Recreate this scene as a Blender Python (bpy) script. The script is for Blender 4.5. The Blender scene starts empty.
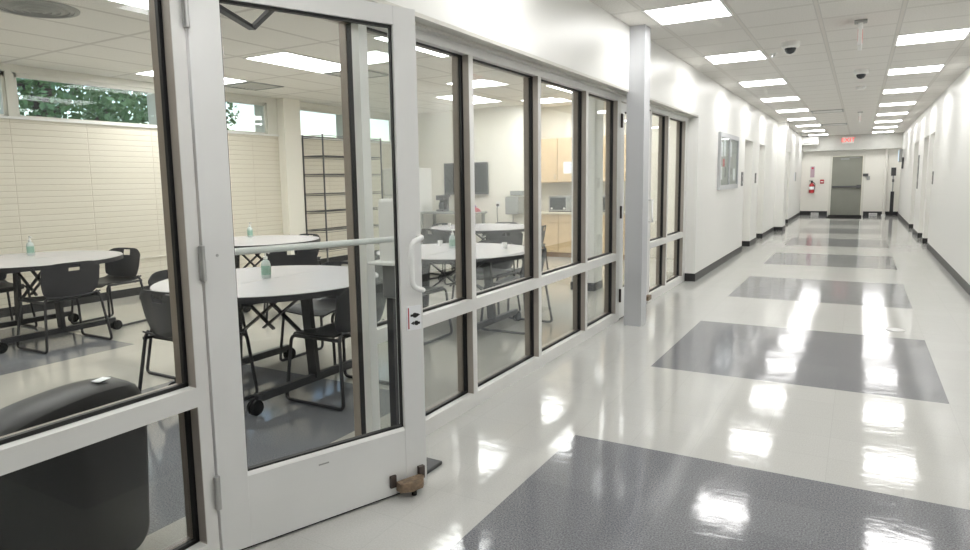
import bpy, bmesh, math, random
from mathutils import Vector, Matrix
random.seed(7)
C = bpy.context.scene.collection
SC = bpy.context.scene
PI = math.pi

# ------------------------------------------------------------------ materials
def mat(name, col, rough=.5, metal=0., spec=.5, bump=0., bscale=60., var=0., vscale=8., emit=None, estr=0.):
    m = bpy.data.materials.new(name); m.use_nodes = True
    nt = m.node_tree; b = nt.nodes['Principled BSDF']
    b.inputs['Base Color'].default_value = (*col, 1)
    b.inputs['Roughness'].default_value = rough
    b.inputs['Metallic'].default_value = metal
    b.inputs['Specular IOR Level'].default_value = spec
    tc = nt.nodes.new('ShaderNodeTexCoord')
    if var > 0:
        n = nt.nodes.new('ShaderNodeTexNoise'); n.inputs['Scale'].default_value = vscale; n.inputs['Detail'].default_value = 4
        nt.links.new(tc.outputs['Object'], n.inputs['Vector'])
        r = nt.nodes.new('ShaderNodeValToRGB')
        r.color_ramp.elements[0].position = .3; r.color_ramp.elements[1].position = .7
        r.color_ramp.elements[0].color = (*[c * (1 - var) for c in col], 1)
        r.color_ramp.elements[1].color = (*[min(1, c * (1 + var)) for c in col], 1)
        nt.links.new(n.outputs['Fac'], r.inputs['Fac']); nt.links.new(r.outputs['Color'], b.inputs['Base Color'])
    if bump > 0:
        n = nt.nodes.new('ShaderNodeTexNoise'); n.inputs['Scale'].default_value = bscale; n.inputs['Detail'].default_value = 3
        nt.links.new(tc.outputs['Object'], n.inputs['Vector'])
        bp = nt.nodes.new('ShaderNodeBump'); bp.inputs['Strength'].default_value = bump; bp.inputs['Distance'].default_value = .01
        nt.links.new(n.outputs['Fac'], bp.inputs['Height']); nt.links.new(bp.outputs['Normal'], b.inputs['Normal'])
    if emit:
        b.inputs['Emission Color'].default_value = (*emit, 1); b.inputs['Emission Strength'].default_value = estr
    return m

class NT:
    """small helper for node maths"""
    def __init__(s, m): s.t = m.node_tree; s.b = s.t.nodes['Principled BSDF']
    def n(s, k, **kw):
        nd = s.t.nodes.new(k)
        for a, v in kw.items(): setattr(nd, a, v)
        return nd
    def l(s, a, b): s.t.links.new(a, b)
    def m(s, op, a, b=None, c=None):
        nd = s.n('ShaderNodeMath', operation=op)
        for i, v in enumerate((a, b, c)):
            if v is None: continue
            if isinstance(v, (int, float)): nd.inputs[i].default_value = v
            else: s.l(v, nd.inputs[i])
        return nd.outputs[0]
    def mix(s, f, a, b):
        nd = s.n('ShaderNodeMix', data_type='RGBA')
        if isinstance(f, (int, float)): nd.inputs['Factor'].default_value = f
        else: s.l(f, nd.inputs['Factor'])
        for k, v in (('A', a), ('B', b)):
            i = [x for x in nd.inputs if x.name == k and x.type == 'RGBA'][0]
            if isinstance(v, tuple): i.default_value = (*v, 1)
            else: s.l(v, i)
        return [o for o in nd.outputs if o.type == 'RGBA'][0]

# corridor calibration (metres): dark floor squares and ceiling module
RA, RW, RY, RP, RL = -1.263, 1.787, 1.464, 3.315, 1.801
XL, Y0, FT2 = -1.591, 5.546, .6096
HC = 2.733

def floor_mat():
    m = mat('waxed_vct', (.6, .6, .57), .12); k = NT(m)
    tc = k.n('ShaderNodeTexCoord'); sp = k.n('ShaderNodeSeparateXYZ'); k.l(tc.outputs['Object'], sp.inputs[0])
    X, Y = sp.outputs[0], sp.outputs[1]
    def inside(v, a, b): return k.m('MULTIPLY', k.m('GREATER_THAN', v, a), k.m('LESS_THAN', v, b))
    fy = k.m('FLOORED_MODULO', k.m('SUBTRACT', Y, RY), RP)
    cor = k.m('MULTIPLY', inside(X, RA, RA + RW), k.m('LESS_THAN', fy, RL))
    r2 = k.m('MULTIPLY', inside(X, -4.16, -2.37), inside(Y, 1.30, 3.42))
    r1 = k.m('MULTIPLY', inside(X, -7.25, -5.46), inside(Y, 1.30, 3.42))
    dark = k.m('MINIMUM', k.m('ADD', cor, k.m('ADD', r1, r2)), 1.)
    room = k.m('LESS_THAN', X, -1.99)
    # tile id variation + seams
    T = RW / 6
    u = k.m('DIVIDE', k.m('SUBTRACT', X, RA), T); v = k.m('DIVIDE', k.m('SUBTRACT', Y, RY), RL / 6)
    cb = k.n('ShaderNodeCombineXYZ'); k.l(k.m('FLOOR', u), cb.inputs[0]); k.l(k.m('FLOOR', v), cb.inputs[1])
    wn = k.n('ShaderNodeTexWhiteNoise', noise_dimensions='3D'); k.l(cb.outputs[0], wn.inputs['Vector'])
    def seam(w):
        f = k.m('FRACT', w); return k.m('LESS_THAN', k.m('MINIMUM', f, k.m('SUBTRACT', 1., f)), .006)
    sm = k.m('MAXIMUM', seam(u), seam(v))
    # chips in the tile
    sc = k.n('ShaderNodeTexNoise'); sc.inputs['Scale'].default_value = 150; sc.inputs['Detail'].default_value = 4; sc.inputs['Roughness'].default_value = .75
    k.l(tc.outputs['Object'], sc.inputs['Vector'])
    def ramp(c0, c1):
        r = k.n('ShaderNodeValToRGB'); e = r.color_ramp.elements
        e[0].position = .36; e[1].position = .64; e[0].color = (*c0, 1); e[1].color = (*c1, 1)
        k.l(sc.outputs['Fac'], r.inputs['Fac']); return r.outputs['Color']
    lightc = ramp((.47, .47, .452), (.55, .55, .53)); darkc = ramp((.085, .09, .103), (.295, .30, .32))
    lroom = ramp((.43, .415, .375), (.53, .51, .465))
    light = k.mix(room, lightc, lroom)
    col = k.mix(dark, light, darkc)
    col = k.mix(k.m('MULTIPLY', k.m('SUBTRACT', wn.outputs['Value'], .5), .05), col, (1., 1., 1.))
    col = k.mix(k.m('MULTIPLY', sm, .13), col, (.2, .2, .19))
    k.l(col, k.b.inputs['Base Color'])
    # wax: broad waviness and scuffs
    w1 = k.n('ShaderNodeTexNoise'); w1.inputs['Scale'].default_value = 2.2; w1.inputs['Detail'].default_value = 3
    mp = k.n('ShaderNodeMapping'); mp.inputs['Scale'].default_value = (1.6, .5, 1); k.l(tc.outputs['Object'], mp.inputs[0]); k.l(mp.outputs[0], w1.inputs['Vector'])
    w2 = k.n('ShaderNodeTexNoise'); w2.inputs['Scale'].default_value = 14; w2.inputs['Detail'].default_value = 4
    k.l(tc.outputs['Object'], w2.inputs['Vector'])
    w3 = k.n('ShaderNodeTexNoise'); w3.inputs['Scale'].default_value = 1.; w3.inputs['Detail'].default_value = 4; w3.inputs['Roughness'].default_value = .65; w3.inputs['Distortion'].default_value = .6
    mp3 = k.n('ShaderNodeMapping'); mp3.inputs['Scale'].default_value = (3.5, 13, 1); mp3.inputs['Rotation'].default_value = (0, 0, .12); k.l(tc.outputs['Object'], mp3.inputs[0]); k.l(mp3.outputs[0], w3.inputs['Vector'])
    hgt = k.m('ADD', k.m('MULTIPLY', w3.outputs['Fac'], .30), k.m('MULTIPLY', w1.outputs['Fac'], 1.))
    hgt = k.m('ADD', hgt, k.m('ADD', k.m('MULTIPLY', w2.outputs['Fac'], .16), k.m('MULTIPLY', wn.outputs['Value'], .04)))
    bp = k.n('ShaderNodeBump'); bp.inputs['Strength'].default_value = .10; bp.inputs['Distance'].default_value = .02
    k.l(hgt, bp.inputs['Height']); k.l(bp.outputs['Normal'], k.b.inputs['Normal'])
    k.l(k.m('ADD', .03, k.m('MULTIPLY', w2.outputs['Fac'], .10)), k.b.inputs['Roughness'])
    k.b.inputs['Specular IOR Level'].default_value = .46
    return m

def ceil_mat(name, x0, px, y0, py, tee, col):
    m = mat(name, col, .85, spec=.2); k = NT(m)
    tc = k.n('ShaderNodeTexCoord'); sp = k.n('ShaderNodeSeparateXYZ'); k.l(tc.outputs['Object'], sp.inputs[0])
    def line(v, o, p, w):
        f = k.m('FLOORED_MODULO', k.m('ADD', k.m('SUBTRACT', v, o), p / 2), p)
        return k.m('LESS_THAN', k.m('ABSOLUTE', k.m('SUBTRACT', f, p / 2)), w)
    lx = line(sp.outputs[0], x0, px, .012); ly = line(sp.outputs[1], y0, py, .012)
    g = k.m('MAXIMUM', lx, ly)
    gx = k.m('MAXIMUM', line(sp.outputs[0], x0, px, .021), line(sp.outputs[1], y0, py, .024))
    ns = k.n('ShaderNodeTexNoise'); ns.inputs['Scale'].default_value = 90; ns.inputs['Detail'].default_value = 3; k.l(tc.outputs['Object'], ns.inputs['Vector'])
    r = k.n('ShaderNodeValToRGB'); e = r.color_ramp.elements
    e[0].position = .35; e[1].position = .6; e[0].color = (*[c * .88 for c in col], 1); e[1].color = (*col, 1)
    k.l(ns.outputs['Fac'], r.inputs['Fac'])
    c = k.mix(k.m('SUBTRACT', gx, g), r.outputs['Color'], tuple(c * .78 for c in col))  # shadow gap beside the tees, painted as a darker tile border
    c = k.mix(g, c, tee)
    k.l(c, k.b.inputs['Base Color'])
    bp = k.n('ShaderNodeBump'); bp.inputs['Strength'].default_value = .4; bp.inputs['Distance'].default_value = .006
    k.l(k.m('MULTIPLY', gx, -1.), bp.inputs['Height']); k.l(bp.outputs['Normal'], k.b.inputs['Normal'])
    return m

def brick_mat():
    m = mat('painted_brick', (.66, .60, .47), .55); k = NT(m)
    tc = k.n('ShaderNodeTexCoord'); sp = k.n('ShaderNodeSeparateXYZ'); k.l(tc.outputs['Object'], sp.inputs[0])
    cb = k.n('ShaderNodeCombineXYZ'); k.l(k.m('ADD', sp.outputs[0], sp.outputs[1]), cb.inputs[0]); k.l(sp.outputs[2], cb.inputs[1])
    br = k.n('ShaderNodeTexBrick'); k.l(cb.outputs[0], br.inputs['Vector'])
    br.inputs['Scale'].default_value = 1; br.inputs['Brick Width'].default_value = .84; br.inputs['Row Height'].default_value = .068; br.offset = 0.
    br.inputs['Mortar Size'].default_value = .005; br.inputs['Mortar Smooth'].default_value = .5
    br.inputs['Color1'].default_value = (.72, .68, .585, 1); br.inputs['Color2'].default_value = (.70, .66, .56, 1); br.inputs['Mortar'].default_value = (.59, .54, .45, 1)
    k.l(br.outputs['Color'], k.b.inputs['Base Color'])
    bp = k.n('ShaderNodeBump'); bp.inputs['Strength'].default_value = .5; bp.inputs['Distance'].default_value = .008; bp.invert = True
    k.l(br.outputs['Fac'], bp.inputs['Height']); k.l(bp.outputs['Normal'], k.b.inputs['Normal'])
    return m

def glass_mat(name, tint=(.96, .975, .965), refl=.24, rough=.0):
    m = bpy.data.materials.new(name); m.use_nodes = True; t = m.node_tree; t.nodes.clear()
    o = t.nodes.new('ShaderNodeOutputMaterial'); mx = t.nodes.new('ShaderNodeMixShader')
    tr = t.nodes.new('ShaderNodeBsdfTransparent'); tr.inputs['Color'].default_value = (*tint, 1)
    gl = t.nodes.new('ShaderNodeBsdfGlossy'); gl.inputs['Roughness'].default_value = rough; gl.inputs['Color'].default_value = (.95, .97, 1, 1)
    fr = t.nodes.new('ShaderNodeFresnel'); fr.inputs['IOR'].default_value = 1.5
    mu = t.nodes.new('ShaderNodeMath'); mu.operation = 'MULTIPLY'; mu.inputs[1].default_value = refl
    t.links.new(fr.outputs[0], mu.inputs[0]); t.links.new(mu.outputs[0], mx.inputs[0])
    t.links.new(tr.outputs[0], mx.inputs[1]); t.links.new(gl.outputs[0], mx.inputs[2]); t.links.new(mx.outputs[0], o.inputs[0])
    return m

def emit_mat(name, col, s):
    m = bpy.data.materials.new(name); m.use_nodes = True; t = m.node_tree; t.nodes.clear()
    o = t.nodes.new('ShaderNodeOutputMaterial'); e = t.nodes.new('ShaderNodeEmission')
    e.inputs[0].default_value = (*col, 1); e.inputs[1].default_value = s
    t.links.new(e.outputs[0], o.inputs[0]); return m

M = dict(
    floor=floor_mat(),
    ceil=ceil_mat('corridor_ceiling_tile', XL, FT2, Y0, FT2, (.70, .675, .63), (.80, .78, .74)),
    ceilr=ceil_mat('lunchroom_ceiling_tile', -5.10, FT2, 3.75, FT2 * 2, (.69, .665, .62), (.93, .91, .86)),
    brick=brick_mat(),
    white=mat('white_wall_paint', (.82, .82, .795), .38, spec=.4, bump=.04, bscale=180),
    cream=mat('cream_wall_paint', (.83, .805, .73), .5, bump=.04, bscale=150),
    endw=mat('far_wall_paint', (.80, .785, .73), .5, bump=.04, bscale=150),
    bulk=mat('grey_bulkhead_paint', (.52, .52, .49), .5, var=.03),
    black=mat('black_cove_base', (.018, .018, .02), .4, var=.2),
    alu=mat('satin_aluminium', (.70, .70, .685), .38, .12, var=.03, vscale=3),
    leaf=mat('door_leaf_aluminium', (.76, .765, .76), .36, .1, var=.03, vscale=2.5),
    taupe=mat('taupe_frame_metal', (.30, .255, .22), .4, .2, var=.05),  # inner half of each frame, browner and darker than the outer half
    gasket=mat('black_gasket', (.008, .008, .009), .5, var=.1),
    glass=glass_mat('clear_glass'),
    colp=mat('grey_column_paint', (.52, .53, .55), .38, var=.02, vscale=2),
    trim=mat('beige_grey_trim', (.66, .65, .60), .4, .2, var=.03),
    steel=mat('brushed_steel', (.5, .5, .5), .3, .9, var=.05),
    handle=mat('white_handle_enamel', (.82, .83, .82), .3, var=.02),
    brown=mat('worn_brown_metal', (.23, .165, .11), .5, .3, var=.4, vscale=40),
    darkbr=mat('dark_bracket_metal', (.07, .055, .05), .45, .4, var=.3, vscale=30),
    blackm=mat('black_powdercoat', (.022, .022, .026), .42, var=.15, vscale=20),
    blackp=mat('black_plastic', (.019, .019, .024), .45, bump=.05, bscale=300, var=.1),
    vinyl=mat('black_vinyl', (.010, .0095, .010), .42, spec=.4, bump=.06, bscale=320, var=.12),
    lam=mat('white_laminate', (.53, .515, .535), .26, var=.02, vscale=30),
    rubber=mat('black_rubber', (.012, .012, .012), .8, spec=.1, var=.1),
    lens=emit_mat('troffer_lens', (1, .99, .97), 9.5),
    rim=mat('white_troffer_rim', (.8, .8, .78), .5, var=.02),
    plast=mat('white_plastic', (.82, .82, .80), .35, var=.02),
    gplast=mat('grey_translucent_plastic', (.16, .165, .17), .3, var=.05),
    wood=mat('maple_laminate', (.66, .50, .31), .4, var=.08, vscale=5),
    woodd=mat('dark_maple_toe', (.32, .19, .10), .5, var=.1),
    counter=mat('beige_countertop', (.66, .60, .48), .35, var=.06, vscale=60),
    screen=mat('dark_screen', (.045, .05, .055), .15, var=.05),
    dgrey=mat('dark_grey_plastic', (.1, .1, .105), .4, var=.05),
    mgrey=mat('mid_grey_plastic', (.33, .34, .33), .4, var=.05),
    fridge=mat('white_enamel', (.84, .84, .82), .3, var=.01),
    red=mat('fire_red', (.42, .015, .02), .35, var=.05),
    lav=mat('lavender_sign', (.50, .36, .42), .5, var=.05),
    ddoor=mat('grey_green_door_paint', (.255, .26, .225), .45, var=.05, vscale=2),
    frame=mat('door_frame_paint', (.70, .69, .63), .45, var=.02),
    paper=mat('white_paper', (.85, .87, .9), .7, var=.02),
    ink=mat('black_ink', (.01, .01, .01), .6, var=.1),
    bluei=mat('pale_blue_ink', (.45, .55, .75), .6, var=.05),
    redi=mat('red_ink', (.5, .03, .05), .6, var=.05),
    gel=mat('clear_gel_plastic', (.55, .62, .60), .15, var=.03),
    edgered=emit_mat('dim_exit_red', (1, .1, .08), .5),
    sideshade=mat('grey_brown_side_shade', (.40, .365, .33), .4, .2, var=.04),  # dark room reflection on the frame sides, put into the colour
    green=mat('green_label', (.28, .45, .36), .4, var=.15, vscale=60),
    cloth=mat('red_cloth', (.45, .12, .14), .8, var=.3, vscale=30),
    purple=mat('purple_cloth', (.22, .14, .38), .8, var=.3, vscale=30),
    bark=mat('bark', (.10, .075, .06), .9, bump=.5, bscale=12, var=.3),
    leafg=mat('leaves', (.14, .23, .10), .6, var=.5, vscale=2.5),
    leafb=mat('pale_leaves', (.30, .42, .30), .6, var=.4, vscale=2),
    exitr=emit_mat('exit_red', (1, .10, .08), 1.1),
    glow=emit_mat('monitor_glow', (.62, .75, .85), .9),
    ground=mat('outside_ground', (.3, .3, .2), .9, var=.3),
)

# ------------------------------------------------------------------ mesh helpers
class MB:
    def __init__(s): s.bm = bmesh.new()
    def box(s, x0, x1, y0, y1, z0, z1, bev=0.):
        g = bmesh.ops.create_cube(s.bm, size=1)['verts']
        for v in g:
            v.co = Vector(((x0 + x1) / 2 + v.co.x * (x1 - x0), (y0 + y1) / 2 + v.co.y * (y1 - y0), (z0 + z1) / 2 + v.co.z * (z1 - z0)))
        if bev > 0:
            es = list({e for v in g for e in v.link_edges})
            bmesh.ops.bevel(s.bm, geom=es, offset=bev, segments=3, affect='EDGES', profile=.5)
        return s
    def bar(s, p, q, w, h):
        """square bar from p to q"""
        p, q = Vector(p), Vector(q); d = q - p; L = d.length; d.normalize()
        up = Vector((0, 0, 1)) if abs(d.z) < .95 else Vector((0, 1, 0))
        a = d.cross(up).normalized(); b = a.cross(d)
        vs = [s.bm.verts.new(o + a * (sx * w / 2) + b * (sz * h / 2)) for o in (p, q) for sx, sz in ((-1, -1), (1, -1), (1, 1), (-1, 1))]
        for f in ((3, 2, 1, 0), (4, 5, 6, 7), (0, 1, 5, 4), (1, 2, 6, 5), (2, 3, 7, 6), (3, 0, 4, 7)): s.bm.faces.new([vs[i] for i in f])
        return s
    def tube(s, pts, r, fillet=0., n=8, seg=5):
        P = [Vector(p) for p in pts]
        if fillet > 0:
            Q = [P[0]]
            for i in range(1, len(P) - 1):
                a, b, c = P[i - 1], P[i], P[i + 1]
                f = min(fillet, (a - b).length * .45, (c - b).length * .45)
                u = b + (a - b).normalized() * f; w = b + (c - b).normalized() * f
                for j in range(seg + 1):
                    t = j / seg; Q.append(u * (1 - t) ** 2 + b * 2 * t * (1 - t) + w * t * t)
            Q.append(P[-1]); P = Q
        rings = []; nrm = None
        for i, p in enumerate(P):
            d = (P[min(i + 1, len(P) - 1)] - P[max(i - 1, 0)]).normalized()
            if nrm is None: nrm = d.orthogonal().normalized()
            else: nrm = (nrm - d * nrm.dot(d)).normalized()
            b = d.cross(nrm)
            rings.append([s.bm.verts.new(p + nrm * (r * math.cos(2 * PI * j / n)) + b * (r * math.sin(2 * PI * j / n))) for j in range(n)])
        for a, b in zip(rings, rings[1:]):
            for j in range(n): s.bm.faces.new((a[j], a[(j + 1) % n], b[(j + 1) % n], b[j]))
        s.bm.faces.new(rings[0][::-1]); s.bm.faces.new(rings[-1])
        return s
    def lathe(s, prof, c=(0, 0, 0), n=20, axis='z'):
        cx = Vector(c); rings = []
        for r, z in prof:
            ring = []
            for j in range(n):
                a = 2 * PI * j / n; x, y = r * math.cos(a), r * math.sin(a)
                v = {'z': (x, y, z), 'x': (z, x, y), 'y': (y, z, x)}[axis]
                ring.append(s.bm.verts.new(cx + Vector(v)))
            rings.append(ring)
        for a, b in zip(rings, rings[1:]):
            for j in range(n): s.bm.faces.new((a[j], a[(j + 1) % n], b[(j + 1) % n], b[j]))
        s.bm.faces.new(rings[0][::-1]); s.bm.faces.new(rings[-1])
        return s
    def prism(s, poly, z0, z1):
        """vertical prism over an xy polygon"""
        lo = [s.bm.verts.new((x, y, z0)) for x, y in poly]; hi = [s.bm.verts.new((x, y, z1)) for x, y in poly]
        n = len(poly)
        for i in range(n): s.bm.faces.new((lo[i], lo[(i + 1) % n], hi[(i + 1) % n], hi[i]))
        s.bm.faces.new(lo[::-1]); s.bm.faces.new(hi); return s
    def prism_x(s, poly, x0, x1):
        """prism along x over a yz polygon"""
        lo = [s.bm.verts.new((x0, y, z)) for y, z in poly]; hi = [s.bm.verts.new((x1, y, z)) for y, z in poly]
        n = len(poly)
        for i in range(n): s.bm.faces.new((lo[i], lo[(i + 1) % n], hi[(i + 1) % n], hi[i]))
        s.bm.faces.new(lo[::-1]); s.bm.faces.new(hi); return s
    def prism_y(s, poly, y0, y1):
        lo = [s.bm.verts.new((x, y0, z)) for x, z in poly]; hi = [s.bm.verts.new((x, y1, z)) for x, z in poly]
        n = len(poly)
        for i in range(n): s.bm.faces.new((lo[i], lo[(i + 1) % n], hi[(i + 1) % n], hi[i]))
        s.bm.faces.new(lo[::-1]); s.bm.faces.new(hi); return s
    def sheet(s, fn, nu, nv, thick, hole=None):
        V = [[s.bm.verts.new(fn(i / nu, j / nv)) for j in range(nv + 1)] for i in range(nu + 1)]
        fs = []
        for i in range(nu):
            for j in range(nv):
                if hole and hole((i + .5) / nu, (j + .5) / nv): continue
                fs.append(s.bm.faces.new((V[i][j], V[i + 1][j], V[i + 1][j + 1], V[i][j + 1])))
        for v in [v for v in s.bm.verts if not v.link_faces]: s.bm.verts.remove(v)
        bmesh.ops.recalc_face_normals(s.bm, faces=s.bm.faces[:])
        bmesh.ops.solidify(s.bm, geom=fs, thickness=thick)
        return s
    def build(s, name, m, parent=None, smooth=False, loc=None, rotz=0):
        bmesh.ops.recalc_face_normals(s.bm, faces=s.bm.faces[:])
        me = bpy.data.meshes.new(name); s.bm.to_mesh(me); s.bm.free()
        me.materials.append(M[m] if isinstance(m, str) else m)
        o = bpy.data.objects.new(name, me); C.objects.link(o)
        if smooth:
            for p in me.polygons: p.use_smooth = True
            try: me.set_sharp_from_angle(angle=math.radians(40))
            except Exception: pass
        if parent: o.parent = parent
        if loc: o.location = loc
        o.rotation_euler.z = rotz
        return o

def props(o, label, cat, group=None, kind=None):
    if label: o['label'] = label
    if cat: o['category'] = cat
    if group: o['group'] = group
    if kind: o['kind'] = kind
    return o
def thing(name, label, cat, loc=(0, 0, 0), rotz=0, group=None, kind=None):
    o = bpy.data.objects.new(name, None); C.objects.link(o); o.empty_display_size = .1
    o.location = loc; o.rotation_euler.z = rotz
    return props(o, label, cat, group, kind)
def dup(root, loc, rotz, label, group=None):
    def cp(o, par):
        c = o.copy(); C.objects.link(c); c.parent = par
        for ch in list(o.children): cp(ch, c)
        return c
    r = cp(root, None); r.location = loc; r.rotation_euler.z = rotz; r['label'] = label
    if group: r['group'] = group
    return r
def struct(name, mb, m, label=None, cat=None):
    o = mb.build(name, m); o['kind'] = 'structure'
    if label: props(o, label, cat)
    return o
def text(name, s, size, m, parent, loc, rot, ext=.001):
    cu = bpy.data.curves.new(name, 'FONT'); cu.body = s; cu.size = size; cu.extrude = ext; cu.align_x = 'CENTER'; cu.align_y = 'CENTER'
    tmp = bpy.data.objects.new(name, cu); C.objects.link(tmp); bpy.context.view_layer.update()
    me = bpy.data.meshes.new_from_object(tmp.evaluated_get(bpy.context.evaluated_depsgraph_get()))
    bpy.data.objects.remove(tmp); me.name = name
    if not me.materials: me.materials.append(M[m])
    o = bpy.data.objects.new(name, me); C.objects.link(o); o.parent = parent; o.location = loc; o.rotation_euler = rot
    return o

# ------------------------------------------------------------------ shell
XW, XR = -1.843, 1.13           # corridor wall faces
XS = -1.973                     # storefront outer face
XB = -7.968                     # brick wall face
YE = 26.45                      # far end wall
struct('floor', MB().box(-8.3, 1.5, -4.1, 26.8, -.1, 0), 'floor', 'glossy cream floor tiles with square dark grey insets down the corridor', 'floor')
struct('ceiling_corridor', MB().box(XW - .25, XR + .25, -4.1, YE, HC, HC + .03), 'ceil', 'suspended corridor ceiling of square grey tiles', 'ceiling')
struct('ceiling_lunchroom', MB().box(XB - .25, XW - .25, -1.7, 11.8, HC, HC + .03), 'ceilr', 'suspended lunchroom ceiling behind the glass', 'ceiling')
struct('roof_slab', MB().box(-8.6, 1.6, -4.3, 26.8, HC + .035, HC + .2), 'bulk')
# left corridor wall: above the glazing, then solid with two recessed doorways, then the pier and the far stretch
w = MB()
w.box(-2.09, XW, -.48, 9.10, 2.178, HC)
w.box(-2.09, XW, -4.1, -.48, 0, HC)
w.box(-2.09, XW, 9.10, 13.2, 0, HC)
w.box(-2.09, XW, 14.2, 15.2, 0, HC)
w.box(-2.09, XW, 16.2, 18.5, 0, HC)
w.box(-2.09, XW, 13.2, 14.2, 2.06, HC); w.box(-2.09, XW, 15.2, 16.2, 2.06, HC)
w.box(-2.09, -1.64, 18.5, 19.2, 0, HC)
w.box(-2.09, -1.80, 19.2, 20.6, 0, HC)
w.box(-2.09, -1.80, 20.6, 21.8, 2.06, HC)
w.box(-2.09, -1.80, 21.8, YE, 0, HC)
struct('wall_left', w, 'white', 'long white corridor wall above and beyond the storefront glazing', 'wall')
w = MB(); ys = [-4.1, 15.0, 15.95, 16.25, 17.35, 18.95, 20.4, YE]
for a, b, solid in zip(ys, ys[1:], (1, 0, 1, 0, 1, 0, 1)):
    w.box(XR, XR + .25, a, b, 0 if solid else 2.135, HC)
struct('wall_right', w, 'white', 'long white wall on the right side of the corridor', 'wall')
struct('wall_end', MB().box(-2.09, -.93, YE, YE + .2, 0, HC).box(.11, XR + .25, YE, YE + .2, 0, HC).box(-.93, .11, YE, YE + .2, 2.06, HC),
       'endw', 'cream wall closing the far end of the corridor', 'wall')
struct('wall_behind', MB().box(-2.09, XR + .25, -4.3, -4.1, 0, HC), 'white')
struct('trim_1', MB().box(-1.80, XR, 26.15, YE, 2.22, HC), 'bulk', 'grey bulkhead beam across the far end of the corridor', 'beam')
# lunchroom shell
win = [(1.95, 3.77), (3.86, 5.62), (5.70, 7.46), (7.86, 9.36), (9.44, 10.95)]
struct('wall_back', MB().box(-8.25, XB, -1.7, 11.8, 0, 2.17), 'brick', 'cream painted brick lunchroom wall under high windows', 'wall')
w = MB(); w.box(-8.25, XB, -1.7, 11.8, 2.65, HC)
e = [-1.7] + [v for a in win for v in a] + [11.8]
for i in range(0, len(e), 2): w.box(-8.25, XB, e[i], e[i + 1], 2.17, 2.65)
struct('wall_clerestory', w, 'frame', 'white piers and band around the high windows', 'wall')
struct('wall_lunchroom_end', MB().box(XB, -5.25, 11.0, 11.8, 0, HC), 'cream', 'cream lunchroom end wall carrying the television', 'wall')
struct('wall_kitchen', MB().box(-5.25, -2.09, 11.6, 11.8, 0, HC), 'cream', 'cream wall behind the kitchen cabinets', 'wall')
struct('wall_lunchroom_front', MB().box(XB, -2.09, -1.7, -1.5, 0, HC), 'cream')
struct('column_brick_wall', MB().box(XB, -7.82, 7.665, 8.02, 0, HC), 'cream', 'shallow cream column standing against the brick wall beside the wire shelves', 'column')
p = thing('column_lunchroom', 'white square pillar with black base inside the lunchroom behind the last pane', 'column', (-2.93, 7.95, 0), kind='structure')
MB().box(-.15, .15, -.15, .15, 0, HC).build('shaft', 'white', p)
MB().box(-.158, .158, -.158, .158, 0, .10).build('base', 'black', p)
# ledge line and sill on the brick wall
struct('trim_2', MB().box(XB, XB + .012, -1.5, 7.66, .462, .478), 'cream')
struct('trim_3', MB().box(XB, XB + .03, -1.5, 11.0, 2.145, 2.172), 'rim', 'white sill running under the high windows', 'trim')
# baseboards
struct('baseboard_back', MB().box(XB, XB + .012, -1.5, 7.665, 0, .10).box(XB, XB + .012, 8.05, 11, 0, .10).box(XB, -5.25, 10.988, 11, 0, .1), 'black', 'black cove base along the brick wall', 'baseboard')
b = MB()
for a, c in ((9.10, 13.2), (14.2, 15.2), (16.2, 18.5)): b.box(XW, XW + .008, a, c, 0, .105)
b.box(-1.985, XW + .008, 9.092, 9.10, 0, .105)
for y in (14.192, 16.192): b.box(-2.06, XW + .008, y, y + .008, 0, .105)
b.box(XW, -1.632, 18.492, 18.5, 0, .105).box(-1.64, -1.632, 18.492, 19.2, 0, .105)
b.box(-1.80, -1.792, 19.2, 20.6, 0, .105).box(-1.80, -1.792, 21.8, YE, 0, .105).box(-2.05, -1.79, 21.792, 21.8, 0, .105)
struct('baseboard_left', b, 'black', 'black cove base along the left corridor wall', 'baseboard')
b = MB()
for a, c in ((-4.1, 15.0), (15.95, 16.25), (17.35, 18.95), (20.4, YE)): b.box(XR - .008, XR, a, c, 0, .105)
for y in (15.942, 17.342, 20.392): b.box(XR - .008, XR + .20, y, y + .008, 0, .105)
struct('baseboard_right', b, 'black', 'black cove base along the right corridor wall', 'baseboard')
struct('baseboard_end', MB().box(-1.80, -.95, YE - .012, YE, 0, .14).box(.13, XR, YE - .012, YE, 0, .14), 'black', 'black base along the far end wall', 'baseboard')

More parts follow.
